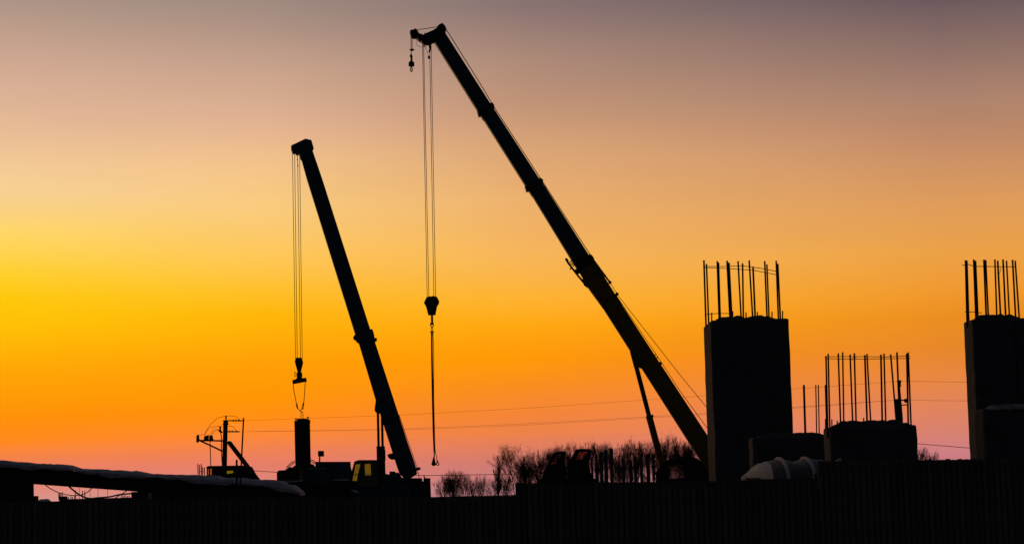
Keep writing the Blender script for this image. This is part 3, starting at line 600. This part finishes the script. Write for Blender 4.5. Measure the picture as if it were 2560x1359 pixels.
# ------------------------------------------------------------------ row of driven piles
Yq = 160.0
for i, (x, y, w) in enumerate([(1479.5,1141,6),(1490,1133,7),(1502.5,1128,8),(1514,1123,8.5),(1528,1118.5,9),(1548,1156,5),(1559,1150,6),(1576,1148,7),(1587.5,1140,8),(1603,1134,8),(1619,1133,9),(1633,1133,7)]):
    p = P(x, y, Yq); h_ = w/2*Yq/F
    g = rough_block(p.x - h_, p.x + h_, Yq, Yq + 2*h_, 0, p.z, .02, 40 + i, .8)
    lab = ['shortest concrete pile of the ascending row beside the taller vehicle cab', 'second-shortest concrete pile of the ascending row beside the vehicle cab', 'middle concrete pile of the ascending row beside the vehicle cab',
           'second-tallest concrete pile of the ascending row beside the vehicle cab', 'tallest concrete pile, ending the ascending row beside the vehicle cab'][i] if i < 5 else 'short dark concrete pile between the tallest pile and the ochre lift cylinder'
    tag(build('concrete_pile', g, conc2), lab, 'pile', 'row of driven piles')

# ------------------------------------------------------------------ hut, utility poles, wires
Yh = 145.0
ht = thing('site_hut', base(570, Yh), 'small dark hut with a yellow lit-through window at the foot of the utility pole', 'hut')
ho = [(517,1168),(522,1165.5),(610,1164),(630,1166),(646,1196),(646,1215),(517,1215)]
hw = [(567.3,1175),(582.8,1174.6),(582.8,1181),(567.3,1183.5)]; e1 = [(519,1170),(522.5,1170),(522.5,1186),(519,1186)]; e2 = [(525,1169),(530,1169),(530,1186),(525,1186)]
hv = build('walls', hollow(ho, Yh, 2.5, [hw, e1, e2]), mat('hut_paint', (.035, .035, .035), .8, .3, 2, .1), ht)
panes(hv, hw, Yh, 2.5, glass('straw_glass', (.78, .95, .42))); panes(hv, e1, Yh, 2.5, glass('clear_glass', (.85, .78, .6))); panes(hv, e2, Yh, 2.5, glass('clear_glass', (.85, .78, .6)))
a, b = P(518, 1215, Yh), P(645, 1215, Yh); build('base', box(a.x, b.x, Yh - 1.2, Yh + 1.2, 0, min(a.z, b.z) + .4), steel, ht)
build('roof_sheet', prism([(515.5,1166.5),(521,1164),(612,1162.5),(612,1165),(521,1166),(517,1168.5)], Yh, 2.9), steel, ht)
Y = 150.0
up = thing('utility_pole', base(560, Y), 'stout utility pole with side platform, slanted prop and insulators above the hut', 'utility pole', 'utility poles')
build('pole', tube([P(552.5, 1300, Y), P(561, 1166, Y), P(564, 1050, Y)], .20, 12, .165), timber, up)
build('cap', prism([(557.5,1049),(570,1049),(570.6,1056),(569,1062),(559,1062)], Y, .36), steel, up)
build('band', prism([(556.5,1058),(572,1057.5),(572,1060),(556.5,1060.5)], Y, .42), steel, up)
def insul(pts, spots, rw=2.6):
    o = build('insulator', pt(pts, Y, .05), ceram, up)
    for x, y in spots: build('disc', disc(x, y, Y, rw*.45, .2, 10, rw*1.4), ceram, o)
insul([(570,1050),(606.5,1050.3)], [(583,1050),(589.5,1050),(598,1049)]); insul([(567,1077.5),(599,1077.6)], [(573.5,1077),(580.5,1077),(591,1077)])
o = build('top_insulator', pt([(564.8,1050),(565,1038)], Y, .045), ceram, up)
for y in (1039.5, 1042.5, 1045): build('disc', disc(565, y, Y, 3, .18, 10, .9), ceram, o)
o = build('side_insulator', join(pt([(556,1080),(548,1077),(550.5,1071)], Y, .06), prism([(547.5,1065),(553.5,1065),(552,1073),(549,1073)], Y, .18), prism([(545,1073),(552,1072),(557,1080),(550,1079)], Y, .15)), ceram, up)
build('crossarm', beam((499,1099.5), (557,1100.5), Y, 3.6, .5), steel, up); build('arm_brace', beam((499,1099.5), (558,1127), Y, 3.8, .25), steel, up)
build('end_box', prism([(491,1087),(497.5,1084.5),(499,1100),(496,1104.5),(490.5,1104.5)], Y, .6), steel, up)
build('fuse_box', prism([(510,1089),(518,1087),(522,1085),(522.3,1099),(509.5,1099)], Y, .5), steel, up)
build('fuse_box', prism([(522.8,1088),(530,1086),(532,1090),(534,1099),(522.8,1099)], Y, .5), steel, up)
build('strut', beam((573,1104.5), (648,1203), Y, 10.5, .3), timber, up); build('strut_bolt', prism([(565,1105),(572,1100.5),(578,1102),(572,1110)], Y, .34), steel, up)
build('support_leg', pt([(525,1101),(527,1166)], Y, .035), steel, up)
build('conduit', pt([(551,1080),(553.5,1090),(553.5,1130),(556,1168)], Y, .035), steel, up)
for q in ([(511,1086),(514,1076),(528,1058),(545,1043),(565,1038),(585,1038.5),(593,1041),(597,1049)], [(513,1086),(517,1076),(524,1067.5),(545,1064),(560,1063)],
          [(526,1086),(530,1076),(538,1071),(546,1072)], [(530,1087),(536,1076),(547,1074)], [(570,1063.5),(583,1064),(587,1071),(590,1075)], [(499,1086),(512,1084)]):
    build('jumper_wire', pt(q, Y, .016, 5), rope_m, up)
Y2 = 123.0
u2 = thing('utility_pole', base(2249, Y2), 'slim utility pole with transformer box behind the low pier', 'utility pole', 'utility poles')
build('pole', tube([P(2257, 1290, Y2), P(2252, 1043, Y2), P(2246, 952, Y2)], .17, 10, .08), timber, u2)
build('transformer', prism([(2242,950),(2253,949),(2253,956),(2250,958),(2243,957)], Y2, .3), steel, u2)
build('insulator', pt([(2250,957),(2251,966)], Y2, .05), ceram, u2)
build('crossarm', beam((2236,999), (2270,999), Y2, 3, .15), steel, u2); build('crossarm', beam((2250,1012), (2268,1010.5), Y2, 2.5, .12), steel, u2)
build('fuse_box', prism([(2260,996),(2269,995),(2269,1003),(2265,1006),(2260,1003)], Y2, .25), steel, u2)
build('strut', beam((2241,996), (2246,1100), Y2, 6, .15), timber, u2)
def wire(pts, r, label, ys):
    n = 40; xs = [p[0] for p in pts]; out = []
    for k in range(n+1):
        x = xs[0] + (xs[-1]-xs[0])*k/n
        for (xa, ya), (xb, yb) in zip(pts, pts[1:]):
            if xa <= x <= xb + .001: y = ya + (yb-ya)*(x-xa)/(xb-xa); break
        t = k/n; iy = 1/(1/ys[0] + (1/ys[1]-1/ys[0])*t)
        out.append(P(x, y, iy))
    tag(build('overhead_wire', tube(out, r, 4), rope_m), label, 'wire', 'overhead wires')
wire([(606,1050.3),(1000,1036),(1300,1020),(1650,996),(1985,971),(2244,952)], .009, 'highest overhead wire between the two utility poles', (150, 123))
wire([(599,1077.6),(1000,1071),(1300,1058.5),(1680,1037),(1983,1017),(2236,999)], .009, 'lower overhead wire between the two utility poles', (150, 123))
wire([(599,1077.6),(1000,1073.5),(1300,1062),(1680,1040),(1983,1019),(2236,999)], .008, 'slack lower overhead wire running close under its twin', (150, 123))
wire([(2250,951),(2340,953),(2700,957)], .009, 'high wire leaving the slim utility pole past the right pier', (123, 110))
wire([(2268,998),(2340,1000),(2700,1003)], .009, 'lower wire leaving the slim utility pole past the right pier', (123, 110))
wire([(2200,1100),(2297,1108),(2425,1118.5),(2700,1142)], .022, 'thick wire sloping down between the low pier and right pier', (120, 112))
wire([(630,1175),(695,1179),(1060,1187),(1270,1184),(1480,1173),(1560,1169),(1720,1158)], .026, 'thick low cable strung from the hut past the bare trees', (140, 130))
Yf = 58.5
tag(build('steel_pole', tube([P(596.5, 1300, Yf), P(601, 1203, Yf), P(609, 1043, Yf)], .026, 8, .022), steel), 'thin tall steel pole standing before the snowy shed roof', 'pole')
tag(build('timber_post', beam((592.3,1330), (591.7,1147.5), Yf, 4.6, .05), timber), 'short square timber post before the snowy shed roof', 'post')
Yc = 135.0
rg_ = thing('rebar_cage', base(503, Yc), 'small cage of rebar sticking up beside the hut', 'rebar')
for x, y in ((494.5,1158),(498.5,1160),(503,1158),(506.5,1166),(511,1166.5)): rebar(rg_, P(x, y, Yc), P(x + 2.6, 1255, Yc), .032)
a, b = P(490, 1230, Yc), P(517, 1230, Yc); build('footing', box(a.x, b.x, Yc - .4, Yc + .4, 0, P(500, 1230, Yc).z), conc2, rg_)
build('tie', pt([(494,1177),(512,1177)], Yc, .02, 5), rust, rg_)

# ------------------------------------------------------------------ bare trees
def tree_geo(seed, H, W, narrow=False):
    rg = random.Random(seed); trunk, twigs = [], []
    def grow(p, d, ln, r, lev):
        n = 3 if lev < 2 else 2; q = p; pts = [p]
        for _ in range(n):
            d = (d + Vector((rg.uniform(-.16, .16), rg.uniform(-.16, .16), rg.uniform(.0, .14)))).normalized(); q = q + d*ln/n; pts.append(q)
        (trunk if lev == 0 else twigs).append((pts, r, r*(.5 if lev < 4 else .4)))
        if lev >= 5: return
        m = (15 if lev == 0 else 5 if lev == 1 else 4)
        for k in range(m):
            t = rg.uniform(.25 if lev else .38, 1.0); i = min(int(t*n), n-1); b = pts[i].lerp(pts[i+1], t*n - i)
            a = rg.uniform(0, 6.283); sp = rg.uniform(.45, 1.05)*(.45 if narrow else 1)
            u = d.orthogonal().normalized(); u = Matrix.Rotation(a, 3, d) @ u
            grow(b, (d + u*sp + Vector((0, 0, .22))).normalized(), ln*rg.uniform(.42, .66)*(1.15 - .4*t if lev == 0 else 1), max(.00105, r*.46), lev + 1)
        if lev < 3: grow(q, d, ln*.36, r*.55, lev + 1)
    grow(Vector((0, 0, 0)), Vector((0, 0, 1)), 1.0, .022, 0)
    zl = sorted(p.z for pts, _, _ in twigs for p in pts); zs = zl[int(len(zl)*.985)]; xs = sorted(abs(p.x) for pts, _, _ in twigs for p in pts); xw = xs[int(len(xs)*.94)]
    def mk(segs, n):
        V, Fc = [], []
        for pts, r0, r1 in segs:
            v, f = tube([Vector((p.x*W/2/xw, p.y*W/2/xw, p.z*H/zs)) for p in pts], r0*H/zs, n, r1*H/zs, cap=False)
            k = len(V); V += v; Fc += [tuple(i + k for i in q) for q in f]
        return V, Fc
    return mk(trunk, 8), mk(twigs, 3)
PROTO = {}
def proto(kind):
    if kind not in PROTO:
        (tv, tf), (cv, cf) = tree_geo(100 + kind, 1.0, .62 if kind != 5 else .34, kind == 5)
        out = []
        for nm, v, f, m in (('trunk', tv, tf, bark), ('crown', cv, cf, twig)):
            me = bpy.data.meshes.new(nm); me.from_pydata(v, [], f); me.materials.append(m); out.append(me)
        PROTO[kind] = out
    return PROTO[kind]
def tree(x, ytop, wpx, Y, kind, label, group, rz=None):
    p = P(x, ytop, Y); root = thing('bare_tree', Vector((p.x, Y, 0)), label, 'tree', group)
    root.rotation_euler.z = random.uniform(0, 6.28); H = p.z
    w = wpx*Y/F; k = w/(.62 if kind != 5 else .34)
    root.scale = (k, k, H)
    for nm, me in zip(('trunk', 'crown'), proto(kind)):
        o = bpy.data.objects.new(nm, me); COL.objects.link(o); o.parent = root
G1, L1 = 'small bare trees near the crane tail', 'small bare round-crowned tree between the crane tail and the tall grove'
for i, (x, y, w) in enumerate([(1113,1184,50),(1137,1178,56),(1158,1181,44),(1126,1196,44)]): tree(x, y, w, 190 + 6*i, i % 5, L1, G1)
tree(1201, 1188, 34, 190, 2, 'slender young bare tree alone between two tree clumps', 'bare trees')
tree(1184, 1206, 24, 196, 4, 'smallest bare sapling behind the fence', 'bare trees')
tree(1240, 1158, 36, 192, 5, 'narrow spire-shaped bare tree left of the tall grove', 'bare trees')
tree(1228, 1196, 40, 196, 1, 'low bushy bare tree beside the narrow spire-shaped one', 'bare trees')
tree(1268, 1192, 46, 196, 3, 'low bushy bare tree at the edge of the tall grove', 'bare trees')
G2, L2 = 'tall grove of bare trees', 'tall bare tree in the dense grove behind the piles and cabs'
grove = [(1287,1114,62),(1303,1134,52),(1322,1138,52),(1345,1128,56),(1368,1122,56),(1392,1118,56),(1412,1114,56),(1436,1110,60),(1460,1109,58),(1488,1108,60),(1512,1112,54),(1536,1114,50),(1556,1128,48),(1578,1102,60),(1598,1105,58),(1620,1108,58),(1644,1103,60),(1668,1093,66),(1692,1096,66),(1716,1106,62),(1735,1112,60),(1318,1158,46),(1560,1148,46),(1660,1148,50)]
for i, (x, y, w) in enumerate(grove): tree(x, y, w, random.uniform(185, 235), (i*3 + 1) % 5, L2, G2)
tree(2318, 1120, 62, 170, 3, 'low bare bush between the low pier and the right pier', 'bare trees')
tree(2340, 1132, 40, 175, 0, 'smallest bare bush by the foot of the right pier', 'bare trees')
# undergrowth at the foot of the grove
rg = random.Random(77); V, Fc = [], []
for k in range(800):
    x = rg.uniform(1262, 1740); Yg = rg.uniform(182, 240); p = P(x, 1200, Yg)
    h_ = rg.uniform(1.6, 4.2)*(1 if rg.random() < .25 else .8); d = Vector((rg.uniform(-.35, .35), rg.uniform(-.3, .3), 1))
    v, f = tube([Vector((p.x, Yg, 0)), Vector((p.x, Yg, 0)) + d*h_*.5, Vector((p.x, Yg, 0)) + Vector((d.x*1.7, d.y, 1))*h_], .018, 3, .005, cap=False)
    kk = len(V); V += v; Fc += [tuple(i + kk for i in q) for q in f]
tag(build('undergrowth', (V, Fc), twig), 'thicket of leafless stems under the tall grove', 'undergrowth', None, 'stuff')
